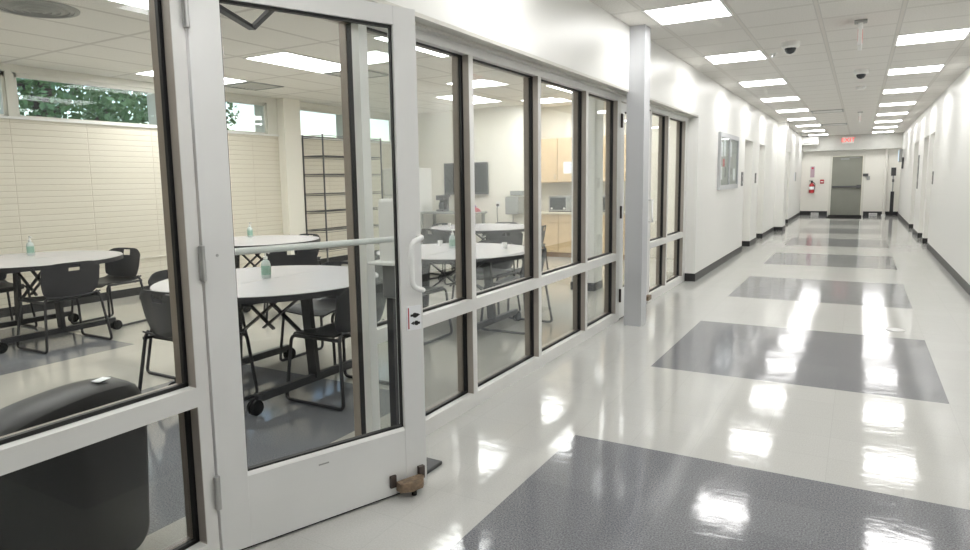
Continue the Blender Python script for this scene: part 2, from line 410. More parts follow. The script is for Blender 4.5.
# ------------------------------------------------------------------ storefront glazing
XG = -2.03
def frame_bits(fr, inn, gk, y0, y1, z0, z1):
    """one aluminium member: outer half, black pocket, inner half"""
    fr.box(-2.014, XS, y0, y1, z0, z1)
    gk.box(-2.047, -2.014, y0 + .004, y1 - .004, z0 + .004, z1 - .004)
    inn.box(-2.087, -2.047, y0, y1, z0, z1)
def bay(n, y0, y1, jl, jr, label):
    """glazed bay: glass between y0 and y1, left jamb from jl, right jamb to jr (0 = belongs to the neighbour)"""
    r = thing('window_%d' % n, label, 'window', (XS, (y0 + y1) / 2, 0), kind='structure')
    ox, oy = XS, (y0 + y1) / 2
    fr, inn, gk = MB(), MB(), MB()
    ya, yb = (jl if jl else y0), (jr if jr else y1)
    frame_bits(fr, inn, gk, ya, yb, 0, .085)
    frame_bits(fr, inn, gk, y0, y1, .602, .672)
    frame_bits(fr, inn, gk, ya, yb, 2.102, 2.178)
    if jl: frame_bits(fr, inn, gk, jl, y0, .085, 2.102)
    if jr: frame_bits(fr, inn, gk, y1, jr, .085, 2.102)
    # bead: black line just inside the daylight opening
    for za, zb in ((.085, .602), (.672, 2.102)):
        gk.box(-2.036, -2.020, y0, y1, za, za + .012); gk.box(-2.036, -2.020, y0, y1, zb - .006, zb)
        gk.box(-2.036, -2.020, y0, y0 + .012, za, zb); gk.box(-2.036, -2.020, y1 - .012, y1, za, zb)
    st = MB()  # thin strips painting the shade on the outer side faces of the frame
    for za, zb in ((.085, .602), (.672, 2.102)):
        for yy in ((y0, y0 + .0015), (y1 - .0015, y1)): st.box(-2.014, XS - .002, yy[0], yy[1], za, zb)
    for mb, nm, m in ((st, 'side_shade', 'sideshade'), (fr, 'frame', 'alu'), (inn, 'inner_frame', 'taupe'), (gk, 'gasket', 'gasket')):
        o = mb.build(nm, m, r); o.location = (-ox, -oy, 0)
    for za, zb in ((.085, .602), (.672, 2.102)):
        MB().box(XG - .003 - ox, XG + .003 - ox, y0 - oy, y1 - oy, za, zb).build('pane', 'glass', r)
    return r
bay(1, -.433, .484, -.48, 0, 'storefront bay outside the left edge of view')
bay(2, .532, 1.452, .484, 1.503, 'glazed storefront bay left of the open door, black armchair behind it')
bay(3, 2.473, 3.397, 2.413, 3.445, 'first glazed bay right of the open door, partly hidden by it')
bay(4, 3.445, 4.362, 0, 4.410, 'second glazed bay right of the open door, round table behind it')
bay(5, 4.410, 5.322, 0, 5.370, 'third glazed bay right of the open door, microwave seen through it')
bay(6, 5.370, 6.150, 0, 6.255, 'narrow glazed bay just before the grey column')
bay(7, 7.340, 8.060, 7.290, 8.110, 'first glazed bay beyond the grey column')
bay(8, 8.110, 8.950, 0, 9.100, 'last glazed bay, against the white wall return')
# head over the two door openings, threshold
for i, (a, c) in enumerate(((1.503, 2.413), (6.255, 7.290))):
    fr, inn, gk = MB(), MB(), MB(); frame_bits(fr, inn, gk, a, c, 2.108, 2.178)
    r = thing('trim_%d' % (4 + i), ('aluminium head above the open glass door', 'aluminium head above the closed glass door beyond the column')[i], 'door head', kind='structure')
    fr.build('frame', 'alu', r); inn.build('inner_frame', 'taupe', r); gk.build('gasket', 'gasket', r)
# stepped beige-grey lining under the white wall
struct('trim_6', MB().box(XS + .001, XW - .001, -.48, 9.10, 2.166, 2.178).box(XS + .001, -1.93, -.48, 9.10, 2.150, 2.168).box(-1.872, XW - .001, -.48, 9.1, 2.158, 2.168), 'trim', 'stepped grey lining under the white wall above the glazing', 'trim')

# open aluminium door -------------------------------------------------------
def leaf_parts(r, L, handle_side):
    """door leaf in local coords: x along leaf from hinge (0..L), y = 0 outer face, thickness to +y... z up"""
    t = .045
    MB().box(.001, .112, 0, t, .012, 2.095, .002).build('hinge_stile', 'leaf', r)
    MB().box(L - .112, L, 0, t, .012, 2.095, .002).build('lock_stile', 'leaf', r)
    MB().box(.112, L - .112, .001, t - .001, 2.020, 2.095).build('top_rail', 'leaf', r)
    MB().box(.112, L - .112, .001, t - .001, .012, .290).prism_x([(0.001, .290), (t - .001, .290), (t / 2 + .012, .304), (t / 2 - .012, .304)], .112, L - .112).build('bottom_rail', 'leaf', r)
    g = MB()
    for a, b_, c, d in ((.112, .118, .29, 2.02), (L - .118, L - .112, .29, 2.02)): g.box(a, b_, .014, t - .014, c, d)
    g.box(.112, L - .112, .012, t - .012, .302, .312).box(.112, L - .112, .012, t - .012, 2.010, 2.02)
    g.build('gasket', 'gasket', r)
    MB().box(.125, L - .118, t / 2 - .003, t / 2 + .003, .308, 2.012).build('pane', 'glass', r)
    MB().box(.02, L - .01, .012, t - .012, 0.001, .013).build('door_sweep', 'rubber', r)
    # pull handle on the outer face
    hx = L - .052
    MB().tube([(hx + .036, 0, 1.142), (hx + .030, -.045, 1.142), (hx - .040, -.058, 1.125), (hx - .040, -.058, .935), (hx + .030, -.045, .912), (hx + .036, 0, .912)], .0118, .035, 10).build('pull_handle', 'handle', r, True)

ANG = math.radians(20.9); LEAF = .929
d1 = thing('door_1', 'aluminium framed glass door standing open into the corridor', 'door', (-1.966, 1.508, 0), 0, kind='structure')
# local x runs along the leaf: direction (sin, cos); local y = into room side
d1.rotation_euler.z = PI / 2 - ANG
leaf_parts(d1, LEAF, 1)
# note: with this rotation local -y faces the corridor (+x world side)
MB().tube([(.10, .045, 1.132), (.10, .075, 1.132), (LEAF - .095, .075, 1.132), (LEAF - .095, .045, 1.132)], .0135, .02, 12).build('push_bar', 'handle', d1, True)
for z0, z1 in ((1.905, 2.03), (1.045, 1.170), (.20, .325)):
    h = MB().lathe([(.011, z0), (.011, z1)], (-.004, -.006, 0), 12)
    h.build('hinge', 'steel', d1, True)
MB().lathe([(.0055, 0), (.0045, -.004)], (.050, -.001, 1.132), 12, 'y').build('screw', 'steel', d1, True)
p = MB().box(LEAF - .088, LEAF - .012, -.003, 0, .735, .842).build('lock_sticker', 'paper', d1); p['label'] = 'white lock sticker with black marks'
k = MB().box(LEAF - .081, LEAF - .076, -.0042, -.003, .742, .835); k.build('red_strip', 'redi', p)
k = MB()
k.lathe([(.011, 0), (.011, -.006)], (LEAF - .047, -.003, .800), 14, 'y').lathe([(.010, 0), (.010, -.006)], (LEAF - .040, -.003, .765), 14, 'y')
k.box(LEAF - .068, LEAF - .044, -.0045, -.003, .795, .805).box(LEAF - .042, LEAF - .020, -.0045, -.003, .758, .768)
k.prism_y([(LEAF - .034, .808), (LEAF - .018, .800), (LEAF - .034, .792)], -.0045, -.003).prism_y([(LEAF - .052, .757), (LEAF - .068, .765), (LEAF - .052, .773)], -.0045, -.003)
k.build('lock_marks', 'ink', p)
MB().box(.40, .445, -.0012, 0, .247, .253).build('maker_mark', 'mgrey', d1)
# hold-open bracket on the foot of the door
hb = thing('door_holder', 'brown metal hold-open bracket screwed to the foot of the open door', 'door holder', (-1.966, 1.508, 0), PI / 2 - ANG)
MB().box(.728, .758, -.014, -.001, .050, .105, .002).build('bracket', 'darkbr', hb); MB().box(.875, .905, -.020, -.001, .052, .110, .002).build('bracket', 'darkbr', hb)
MB().prism([(.755, -.012), (.755, -.050), (.800, -.070), (.860, -.066), (.885, -.040), (.885, -.012)], .035, .075).build('block', 'brown', hb)
MB().tube([(.83, -.04, .036), (.83, -.04, .002)], .012, 0, 10).build('rubber_tip', 'rubber', hb, True)
# door closer arms seen through the glass
dc = thing('door_closer', 'dark grey door closer arm at the top of the open glass door', 'door closer', (-1.966, 1.508, 0), PI / 2 - ANG)
MB().box(.06, .28, .048, .10, 2.03, 2.09, .006).build('body', 'dgrey', dc)
MB().bar((.10, .085, 2.025), (.33, .27, 1.995), .028, .014).build('main_arm', 'dgrey', dc)
MB().bar((.33, .27, 1.995), (.355, .075, 2.05), .022, .014).build('fore_arm', 'dgrey', dc)

# closed door beyond the column
d2 = thing('door_2', 'closed aluminium glass door just beyond the grey column', 'door', (-1.975, 6.258, 0), PI / 2, kind='structure')
leaf_parts(d2, 1.028, 1)
for z0, z1 in ((1.86, 1.99), (1.00, 1.12), (.18, .31)):
    MB().lathe([(.013, z0), (.013, z1)], (.0, -.008, 0), 10).build('hinge', 'darkbr', d2, True)
MB().box(.88, 1.01, -.05, -.001, .05, .10, .004).build('hold_bracket', 'brown', d2)
# grey column against the wall
struct('column_corridor', MB().box(XW - .02, -1.704, 6.06, 6.246, 0, HC).box(-1.712, -1.70, 6.055, 6.075, 0, HC), 'colp', 'tall grey painted column between the two glazed sections', 'column')

# ------------------------------------------------------------------ ceiling lights
def troffer(name, sx, sy, label, group):
    r = thing(name, label, 'ceiling light', group=group)
    f = MB(); e = .019
    f.box(0, sx, 0, e, -.008, 0).box(0, sx, sy - e, sy, -.008, 0).box(0, e, e, sy - e, -.008, 0).box(sx - e, sx, e, sy - e, -.008, 0)
    f.build('frame', 'rim', r)
    MB().box(e, sx - e, e, sy - e, -.005, -.001).build('diffuser', 'lens', r)
    return r
ordn = ['nearest', 'second', 'third', 'fourth', 'fifth', 'sixth', 'seventh', 'eighth', 'ninth']
first = None
for side, x in (('left', XL), ('right', XL + 3 * FT2)):
    for kk in range(-2, 9):
        y = Y0 + kk * 2.4384
        j = kk if side == 'left' else kk - 1
        if 0 <= j <= 8: lab = 'square corridor ceiling light, %s from the front in the %s row' % (ordn[j], side)
        else: lab = 'square corridor ceiling light behind the camera, %s row, %s' % (side, {-2: 'farther back', -1: 'closer', 0: 'just overhead'}[kk])
        if first is None:
            first = troffer('ceiling_light', FT2, FT2, lab, 'corridor ceiling lights'); first.location = (x, y, HC)
        else: dup(first, (x, y, HC), 0, lab, 'corridor ceiling lights')
room_l = [(-5.72, 5.06, 'lunchroom ceiling light in the middle of the open door glass'),
          (-3.99, 5.06, 'lunchroom ceiling light at the top of the first bay right of the door'),
          (-5.90, 9.04, 'lunchroom ceiling light seen low through the first and second bays beside the door'),
          (-4.98, 7.90, 'square lunchroom ceiling light seen above the television in the second bay'),
          (-3.96, 8.96, 'lunchroom ceiling light at the top of the third bay'),
          (-5.02, 10.32, 'square lunchroom ceiling light over the microwave in the third bay'),
          (-7.50, 4.95, 'lunchroom ceiling light just above the leftmost high windows'),
          (-4.75, 2.10, 'lunchroom ceiling light at the top left beside the door jamb'),
          (-7.00, 1.30, 'lunchroom ceiling light outside the left edge of view, by the brick wall'),
          (-3.60, .20, 'lunchroom ceiling light outside the left edge of view, by the glazing'),
          (-3.75, 10.3, 'square lunchroom ceiling light above the kitchen, seen in the narrow bay')]
fr_ = None
for x, y, lab in room_l:
    if lab.startswith('square'):
        troffer('ceiling_light', FT2, FT2, lab, 'lunchroom ceiling lights').location = (x, y, HC); continue
    if fr_ is None: fr_ = troffer('ceiling_light', FT2, 1.2192, lab, 'lunchroom ceiling lights'); fr_.location = (x, y, HC)
    else: dup(fr_, (x, y, HC), 0, lab, 'lunchroom ceiling lights')

# ceiling furniture ---------------------------------------------------------
def dome(x, y, lab):
    r = thing('security_camera', lab, 'camera', (x, y, HC), group='ceiling dome cameras')
    MB().lathe([(.085, 0), (.085, -.045), (.070, -.060), (.058, -.062)], n=24).build('housing', 'plast', r, True)
    MB().lathe([(.057, -.058), (.052, -.085), (.036, -.108), (.012, -.118), (.001, -.119)], n=24).build('dome', 'screen', r, True)
dome(-.68, 7.72, 'dome camera on the ceiling beside the left row of lights')
dome(-.06, 10.25, 'dome camera in the middle of the ceiling, farther one')
def exit_edge(x, y, lab):
    r = thing('exit_sign', lab, 'exit sign', (x, y, HC), group='edge-on exit signs')
    MB().box(-.05, .05, -.05, .05, -.02, 0, .004).build('canopy', 'mgrey', r)
    MB().box(-.018, .018, -.02, .02, -.06, -.018).build('stem', 'plast', r)
    pn = MB().box(-.016, .016, -.15, .15, -.235, -.055, .004).build('panel', 'plast', r)
    text('lettering', 'EXIT', .13, 'edgered', pn, (.0172, 0, -.145), (PI / 2, 0, PI / 2))
    text('lettering', 'EXIT', .13, 'edgered', pn, (-.0172, 0, -.145), (PI / 2, 0, -PI / 2))
exit_edge(-.064, 7.05, 'nearer exit sign hanging edge-on from the corridor ceiling')
exit_edge(-.075, 17.0, 'farther exit sign hanging edge-on from the corridor ceiling')
r = thing('exit_sign', 'red glowing EXIT sign on the grey bulkhead above the far door', 'exit sign', (-.42, 26.15, 2.55))
pn = MB().box(-.17, .17, -.05, 0, -.11, .11, .006).build('panel', 'plast', r)
text('lettering', 'EXIT', .20, 'exitr', pn, (0, -.052, 0), (PI / 2, 0, 0))
r = thing('smoke_detector', 'small round smoke detector on the ceiling beyond the far dome camera', 'smoke detector', (-.063, 12.2, HC))
MB().lathe([(.07, 0), (.07, -.02), (.05, -.04), (.001, -.042)], n=20).build('housing', 'plast', r, True)
MB().lathe([(.052, -.028), (.054, -.034), (.05, -.036)], n=20).build('vent_ring', 'mgrey', r, True)
r = thing('sprinkler', 'small sprinkler head beside the second light of the left row', 'sprinkler', (-.90, 8.30, HC))
MB().lathe([(.045, 0), (.045, -.004), (.02, -.01), (.001, -.011)], n=18).build('escutcheon', 'plast', r, True)
MB().lathe([(.012, -.01), (.012, -.035), (.022, -.037), (.022, -.04), (.001, -.041)], n=14).build('head', 'steel', r, True)
def grille(name, x, y, sx, sy, lab, group=None, round_=False):
    r = thing(name, lab, 'air vent', (x, y, HC), group=group)
    f = MB(); e = .03
    if round_: f.lathe([(.29, 0), (.285, -.008), (.25, -.012), (.25, -.002)], (sx / 2, sy / 2, 0), 32)
    else: f.box(0, sx, 0, e, -.012, 0).box(0, sx, sy - e, sy, -.012, 0).box(0, e, e, sy - e, -.012, 0).box(sx - e, sx, e, sy - e, -.012, 0)
    f.build('frame', 'mgrey', r)
    b = MB()
    if round_:
        for q in range(4): b.lathe([(.25 - .06 * q, -.004 - .006 * q), (.22 - .06 * q, -.014 - .006 * q), (.215 - .06 * q, -.006 - .006 * q)], (sx / 2, sy / 2, 0), 28)
        b.build('cone', 'mgrey', r, True)
    else:
        for q in range(8):
            yy = e + (sy - 2 * e) * (q + .5) / 8; b.bar((e, yy, -.007), (sx - e, yy, -.007), .03, .003)
        b.build('louvre', 'rim', r)
grille('ceiling_vent', -.972, 16.0, .6, .6, 'nearer air grille in the corridor ceiling beside the left lights', 'corridor ceiling grilles')
grille('ceiling_vent', -.972, 20.3, .6, .6, 'farther air grille in the corridor ceiling beside the left lights', 'corridor ceiling grilles')
grille('ceiling_vent', -7.49, 6.22, .58, .58, 'square air diffuser on the lunchroom ceiling near the high windows', 'lunchroom ceiling diffusers')
grille('ceiling_vent', -5.71, 6.32, .58, .58, 'square air diffuser on the lunchroom ceiling behind the light in the door glass', 'lunchroom ceiling diffusers')
grille('ceiling_vent', -5.70, 2.52, .6, .6, 'dark round air diffuser in the lunchroom ceiling at top left', None, True)

# ------------------------------------------------------------------ high windows and outside
for i, (a, c) in enumerate(win):
    r = thing('window_%d' % (9 + i), ['leftmost high window, cut by the left edge', 'high window with green trees behind it, left of the door jamb', 'high window in the left part of the door glass',
              'high window above the wire shelves', 'high window at the corner behind the wire shelves'][i], 'window', (XB - .06, a, 0), kind='structure')
    L = c - a
    MB().box(-.03, .03, 0, .035, 2.17, 2.65).box(-.03, .03, L - .035, L, 2.17, 2.65).box(-.03, .03, 0, L, 2.17, 2.195).box(-.03, .03, 0, L, 2.605, 2.65).build('frame', 'frame', r)
    MB().box(-.003, .003, .035, L - .035, 2.195, 2.605).build('pane', 'glass', r)
struct('ground_outside', MB().box(-60, -8.3, -20, 60, -.3, -.15), 'ground')
def tree(x, y, lab, h, rr, n, m, seed, trunk=.16, z0=1.6):
    rnd = random.Random(seed); r = thing('tree', lab, 'tree', (x, y, -.15), group='trees outside')
    t = MB(); t.tube([(0, 0, 0), (.1, .05, h * .4), (.0, .25, h * .9)], trunk, .3, 8)
    for q in range(5):
        a = rnd.uniform(0, 6.3); t.tube([(.06, .08, h * .35 + q * .25), (math.cos(a) * rr * .6, math.sin(a) * rr * .6, h * .55 + q * .3)], trunk * .4, 0, 6)
    t.build('trunk', 'bark', r, True)
    f = MB()
    for q in range(n):
        while True:
            v = Vector((rnd.uniform(-1, 1), rnd.uniform(-1, 1), rnd.uniform(-1, 1)))
            if v.length < 1: break
        c = Vector((v.x * rr, v.y * rr, z0 + (h - z0) * (.5 + v.z * .5)))
        s_ = rnd.uniform(.04, .10)
        a = Vector((rnd.gauss(0, 1), rnd.gauss(0, 1), rnd.gauss(0, 1))).normalized(); b_ = a.orthogonal().normalized()
        vs = [f.bm.verts.new(c + a * s_), f.bm.verts.new(c + b_ * s_ * .5), f.bm.verts.new(c - a * s_), f.bm.verts.new(c - b_ * s_ * .5)]
        f.bm.faces.new(vs)
    f.build('foliage', m, r)
tree(-13.0, 6.6, 'leafy green tree outside the left high window', 5.4, 2.0, 6500, 'leafg', 1)
tree(-14.6, 10.3, 'green tree with dark trunk outside, just left of the door jamb', 5.6, 1.8, 4200, 'leafg', 2, .22)

# ------------------------------------------------------------------ tables and chairs
def make_table():
    r = thing('folding_table', '', 'table')
    R = .745; n = 40
    for s in (-1, 1):
        def half(rad, gap):
            return [(s * gap, -math.sqrt(rad * rad - gap * gap))] + [(s * rad * math.cos(a), rad * math.sin(a)) for a in [(-.5 + (i + .5) / n) * PI for i in range(n)] if rad * math.cos(a) > gap] + [(s * gap, math.sqrt(rad * rad - gap * gap))]
        tp = MB().prism(half(R - .004, .003), .705, .740).build('tabletop', 'lam', r)
        MB().prism(half(R, .004), .700, .7365).build('edge_band', 'blackp', tp)
    for s in (-1, 1):
        MB().bar((s * .38, 0, .10), (s * .33, 0, .70), .075, .035).build('leg', 'blackm', r)
        MB().box(s * .38 - .022, s * .38 + .022, -.47, .47, .075, .125, .004).build('foot_bar', 'blackm', r)
        MB().bar((s * .35, .02, .32), (-s * .20, .02, .695), .028, .014).bar((s * .34, -.03, .66), (-s * .05, -.03, .40), .024, .012).build('brace', 'blackm', r)
        MB().box(s * .33 - .02, s * .33 + .02, -.55, .55, .665, .700).build('top_rail', 'blackm', r)
        for t in (-1, 1):
            c = MB().box(s * .38 - .018, s * .38 + .018, t * .475 - .03, t * .475 + .03, .085, .125, .006).build('caster', 'blackm', r)
            MB().lathe([(.012, -.026), (.044, -.026), (.048, -.02), (.048, -.006), (.03, -.003), (.03, .003), (.048, .006), (.048, .02), (.044, .026), (.012, .026)], (s * .38, t * .515, .048), 20, 'x').build('wheel', 'rubber', c, True)
    return r
def make_chair():
    r = thing('stacking_chair', '', 'chair')
    def back(u, v):
        s = 2 * u - 1; t = v
        wd = .222 + .028 * min(1, t / .35) ** .6
        if t > .8: wd -= .03 * ((t - .8) / .2) ** 2
        x = s * wd; z = .452 + .300 * t - (.028 * abs(s) ** 6 if t > .75 else 0) + (.03 * abs(s) ** 4 * (1 - t))
        return (x, -.205 - .055 * t + .050 * s * s, z)
    MB().sheet(back, 20, 16, .009, lambda u, v: abs(2 * u - 1) < .21 and .76 < v < .92).build('backrest', 'blackp', r, True)
    def seat(u, v):
        s = 2 * u - 1; y = -.205 + .44 * v
        z = .442 + .014 * s * s - .012 * math.sin(PI * v) - (.035 * ((v - .82) / .18) ** 2 if v > .82 else 0) + (.02 * ((.15 - v) / .15) if v < .15 else 0)
        wd = .232 - (.03 * ((v - .85) / .15) ** 2 if v > .85 else 0)
        return (s * wd, y, z)
    MB().sheet(seat, 14, 14, .011).build('seat', 'blackp', r, True)
    for s in (-1, 1):
        MB().tube([(s * .205, -.186, .47), (s * .236, -.186, .435), (s * .283, -.242, .012), (s * .283, .238, .012), (s * .245, .205, .425), (s * .238, -.20, .425)], .0115, .04, 8).build('sled_leg', 'blackm', r, True)
    MB().tube([(-.238, .10, .418), (.238, .10, .418)], .009).tube([(-.238, -.13, .418), (.238, -.13, .418)], .009).build('cross_bar', 'blackm', r, True)
    return r
TB = [(-6.58, 3.20, 'round white folding table nearest the brick wall, left of the door jamb'),
      (-3.45, 3.17, 'round white folding table right behind the open glass door'),
      (-6.10, 5.42, 'round folding table beyond the sanitizer bottle, near the wire shelves'),
      (-3.24, 5.28, 'round folding table behind the first two bays right of the door'),
      (-4.58, 8.20, 'farthest round folding table, below the television')]
t0 = None
for x, y, lab in TB:
    if t0 is None: t0 = make_table(); o = t0; o.location = (x, y, 0)
    else: o = dup(t0, (x, y, 0), 0, lab)
    o['label'] = lab; o['group'] = 'round folding tables'
CH = [  # rear centre x, y, facing angle (deg, 0 = +x), label
    (-5.78, 3.13, 180, 'black chair with its back to the glass at the leftmost table'),
    (-6.60, 4.13, 277, 'black chair on the far right side of the leftmost table'),
    (-7.50, 3.10, 0, 'black chair against the brick wall, behind the leftmost table'),
    (-6.95, 2.20, 80, 'black chair at the near side of the leftmost table, cut by the left edge'),
    (-3.63, 2.44, 90, 'black chair just left of the door jamb, pushed under the nearest table'),
    (-4.50, 3.18, 0, 'black chair showing its top behind the left edge of the nearest table'),
    (-2.625, 3.23, 180, 'black chair behind the glass door, right side of the nearest table'),
    (-3.54, 4.06, 270, 'black chair tucked in at the far side of the nearest table'),
    (-4.88, 4.80, 140, 'black chair with its back toward the nearest table, at the table before the shelves'),
    (-6.02, 6.26, 262, 'black chair on the far side of the table by the wire shelves'),
    (-7.02, 5.30, 0, 'black chair on the brick wall side of the table by the shelves'),
    (-3.41, 4.52, 90, 'black chair beside the pull handle of the door, near side of the second table'),
    (-2.50, 5.56, 180, 'black chair at the right side of the table behind the second bay'),
    (-3.30, 6.20, 270, 'black chair on the far side of the table behind the second bay'),
    (-5.00, 7.48, 75, 'black chair at the near left of the farthest table'),
    (-3.86, 7.52, 135, 'black chair at the near right of the farthest table'),
    (-3.78, 8.55, 190, 'black chair at the right of the farthest table, in the third bay'),
    (-4.62, 9.06, 270, 'black chair on the far side of the farthest table'),
    (-5.52, 8.55, 350, 'black chair on the left side of the farthest table'),
]
c0 = None
for x, y, a, lab in CH:
    f = math.radians(a); loc = (x + .245 * math.cos(f), y + .245 * math.sin(f), 0); rz = f - PI / 2
    if c0 is None: c0 = make_chair(); o = c0; o.location = loc; o.rotation_euler.z = rz
    else: o = dup(c0, loc, rz, lab)
    o['label'] = lab; o['group'] = 'black stacking chairs'
def bottle():
    r = thing('sanitizer_bottle', '', 'bottle')
    MB().lathe([(.030, 0), (.033, .006), (.033, .095), (.026, .118), (.013, .128), (.013, .135)], n=20).build('body', 'gel', r, True)
    MB().lathe([(.0336, .025), (.0336, .088)], n=20).build('label_wrap', 'green', r, True)
    MB().lathe([(.015, .133), (.015, .150), (.006, .152), (.006, .178)], n=14).tube([(-.008, 0, .180), (.008, 0, .182), (.038, 0, .174)], .006, 0, 8).build('pump', 'plast', r, True)
    return r
b0 = None
for x, y, lab in ((-3.50, 3.19, 'pump bottle of hand sanitizer with green label on the nearest table'), (-3.36, 5.42, 'pump bottle of sanitizer on the table behind the first bay right of the door'),
                  (-6.95, 3.36, 'clear pump bottle on the leftmost table by the brick wall'), (-6.50, 5.70, 'clear pump bottle on the table near the wire shelves')):
    if b0 is None: b0 = bottle(); o = b0; o.location = (x, y, .740)
    else: o = dup(b0, (x, y, .740), 0, lab)
    o['label'] = lab; o['group'] = 'sanitizer bottles on the tables'
for x, y, lab in ((-3.62, 5.60, 'small white cup on the second table, left part'), (-2.90, 5.62, 'small white cup on the second table, right part'), (-5.02, 8.02, 'small white cup on the farthest table')):
    r = thing('paper_cup', lab, 'cup', (x, y, .740), group='small white cups')
    MB().lathe([(.020, 0), (.026, .055), (.024, .055), (.019, .004), (.001, .003)], n=16).build('cup', 'plast', r, True)

# ------------------------------------------------------------------ armchair behind the left bay
r = thing('armchair', 'black upholstered armchair with its back against the left glass bay', 'armchair', (-2.205, 1.165, 0), math.radians(17))
def back_poly(hw, zb, zt, arch, rc):
    pts = []
    for i in range(7):
        a = PI + i / 6 * PI / 2; pts.append((-hw + rc * .5 + rc * .5 * math.cos(a), zb + rc * .5 + rc * .5 * math.sin(a)))
    for i in range(7):
        a = 1.5 * PI + i / 6 * PI / 2; pts.append((hw - rc * .5 + rc * .5 * math.cos(a), zb + rc * .5 + rc * .5 * math.sin(a)))
    top = []
    for i in range(17):
        s = 1 - 2 * i / 16; top.append((s * hw, zt + arch * (1 - abs(s) ** 2.4) - rc * .5 * max(0, (abs(s) - .74) / .26) ** 2))
    return [(a * (.90 + .22 * z), z) for a, z in pts + top]
bk = MB(); rings = []
for x, gr, dz in ((0, -.035, -.035), (-.008, -.012, -.012), (-.03, 0, 0), (-.10, 0, .012), (-.16, -.01, .005), (-.185, -.04, -.03)):
    P = back_poly(.33 + gr, .030, .645 + dz, .038, .13)
    rings.append([bk.bm.verts.new((x, a, z)) for a, z in P])
for a, b_ in zip(rings, rings[1:]):
    for j in range(len(a)): bk.bm.faces.new((a[j], a[(j + 1) % len(a)], b_[(j + 1) % len(a)], b_[j]))
bk.bm.faces.new(rings[0]); bk.bm.faces.new(rings[-1][::-1])
bk.build('backrest', 'vinyl', r, True)
for s in (-1, 1):
    MB().box(-.72, -.16, s * .262 - .058, s * .262 + .058, .06, .49, .045).build('armrest', 'vinyl', r, True)
MB().box(-.70, -.17, -.200, .200, .22, .42, .045).build('seat_cushion', 'vinyl', r, True)
MB().box(-.68, -.15, -.198, .198, .06, .215, .01).build('base', 'vinyl', r, True)
for sx in (-.06, -.66):
    for s in (-1, 1): MB().lathe([(.018, 0), (.022, .07)], (sx, s * .26, 0), 12).build('foot', 'blackm', r, True)
tg = MB().box(-.085, -.050, .150, .205, .688, .691).build('tag', 'paper', r); tg['label'] = 'white tag on top of the backrest'

# ------------------------------------------------------------------ hand sanitizer stand
r = thing('sanitizer_stand', 'white touch-free sanitizer dispenser on a black pole behind the open door', 'sanitizer stand', (-1.845, 2.495, 0))
MB().box(-.115, .150, -.10, .105, 0, .020, .006).build('base_plate', 'blackm', r)
MB().box(-.033, .003, -.063, -.027, .018, 1.25).build('pole', 'blackm', r)
MB().box(-.060, .055, -.080, -.010, 1.00, 1.305, .018).build('dispenser', 'plast', r, True)
MB().box(-.045, .055, -.080, -.018, .845, 1.005, .012).build('drip_cover', 'gplast', r, True)
MB().box(-.085, .060, -.13, -.02, 1.005, 1.02, .005).build('drip_tray', 'plast', r)

# ------------------------------------------------------------------ wire shelves
r = thing('wire_shelf_unit', 'tall dark wire shelving unit standing against the brick wall', 'shelf', (-7.72, 8.93, 0))
for sx in (-.22, .22):
    for sy in (-.76, .76): MB().tube([(sx, sy, 0), (sx, sy, 2.19)], .014, 0, 10).build('post', 'dgrey', r, True)
for z in (.30, .62, .934, 1.225, 1.545, 1.845, 2.17):
    s = MB()
    for sx in (-.22, .22): s.tube([(sx, -.76, z), (sx, .76, z)], .006, 0, 6).tube([(sx, -.76, z - .028), (sx, .76, z - .028)], .004, 0, 6)
    for sy in (-.76, .76): s.tube([(-.22, sy, z), (.22, sy, z)], .006, 0, 6).tube([(-.22, sy, z - .028), (.22, sy, z - .028)], .004, 0, 6)
    if z < 2.1:
        for q in range(19): s.tube([(-.22, -.72 + q * .08, z + .004), (.22, -.72 + q * .08, z + .004)], .0022, 0, 5)
    s.build('wire_shelf', 'dgrey', r)

# ------------------------------------------------------------------ end wall of the lunchroom
r = thing('refrigerator', 'white refrigerator at the left of the television, beside the door edge', 'refrigerator', (-7.60, 10.62, 0))
MB().box(-.34, .34, -.26, .36, .03, 1.66, .012).build('cabinet', 'fridge', r)
MB().box(-.34, .34, -.32, -.265, .05, 1.13, .012).build('door', 'fridge', r); MB().box(-.34, .34, -.32, -.265, 1.145, 1.65, .012).build('freezer_door', 'fridge', r)
MB().box(.16, .26, -.345, -.318, 1.28, 1.31, .004).box(.16, .28, -.345, -.318, 1.085, 1.10, .004).build('handle', 'dgrey', r)
MB().box(-.3, .3, -.24, .3, 0, .04).build('plinth', 'dgrey', r)
r = thing('television', 'dark flat television on the cream end wall, split by a mullion', 'television', (-6.46, 11.0, 1.43))
MB().box(-.48, .48, -.075, -.035, -.29, .31, .006).build('bezel', 'dgrey', r)
MB().box(-.46, .46, -.0765, -.0745, -.25, .29).build('screen', 'screen', r)
MB().box(-.22, .22, -.035, 0, -.15, .15).box(-.50, -.38, -.06, -.02, -.335, -.29).build('wall_mount', 'dgrey', r)
r = thing('side_table', 'narrow grey table under the television on the end wall', 'table', (-6.62, 10.68, 0))
MB().box(-.62, .62, -.26, .26, .79, .825, .003).build('tabletop', 'mgrey', r)
for sx in (-.55, .55):
    for sy in (-.22, .22): MB().box(sx - .022, sx + .022, sy - .022, sy + .022, 0, .79).build('leg', 'mgrey', r)
r = thing('coffee_maker', 'small black coffee maker on the table below the television', 'coffee maker', (-6.83, 10.68, .825))
MB().box(-.08, .08, -.10, .10, 0, .04, .004).box(-.08, .08, .03, .10, .04, .24).build('body', 'dgrey', r)
MB().box(-.085, .085, -.10, .10, .22, .31, .008).build('head', 'dgrey', r)
MB().lathe([(.05, .045), (.062, .10), (.05, .17), (.04, .18)], (0, -.03, 0), 16).build('carafe', 'screen', r, True)
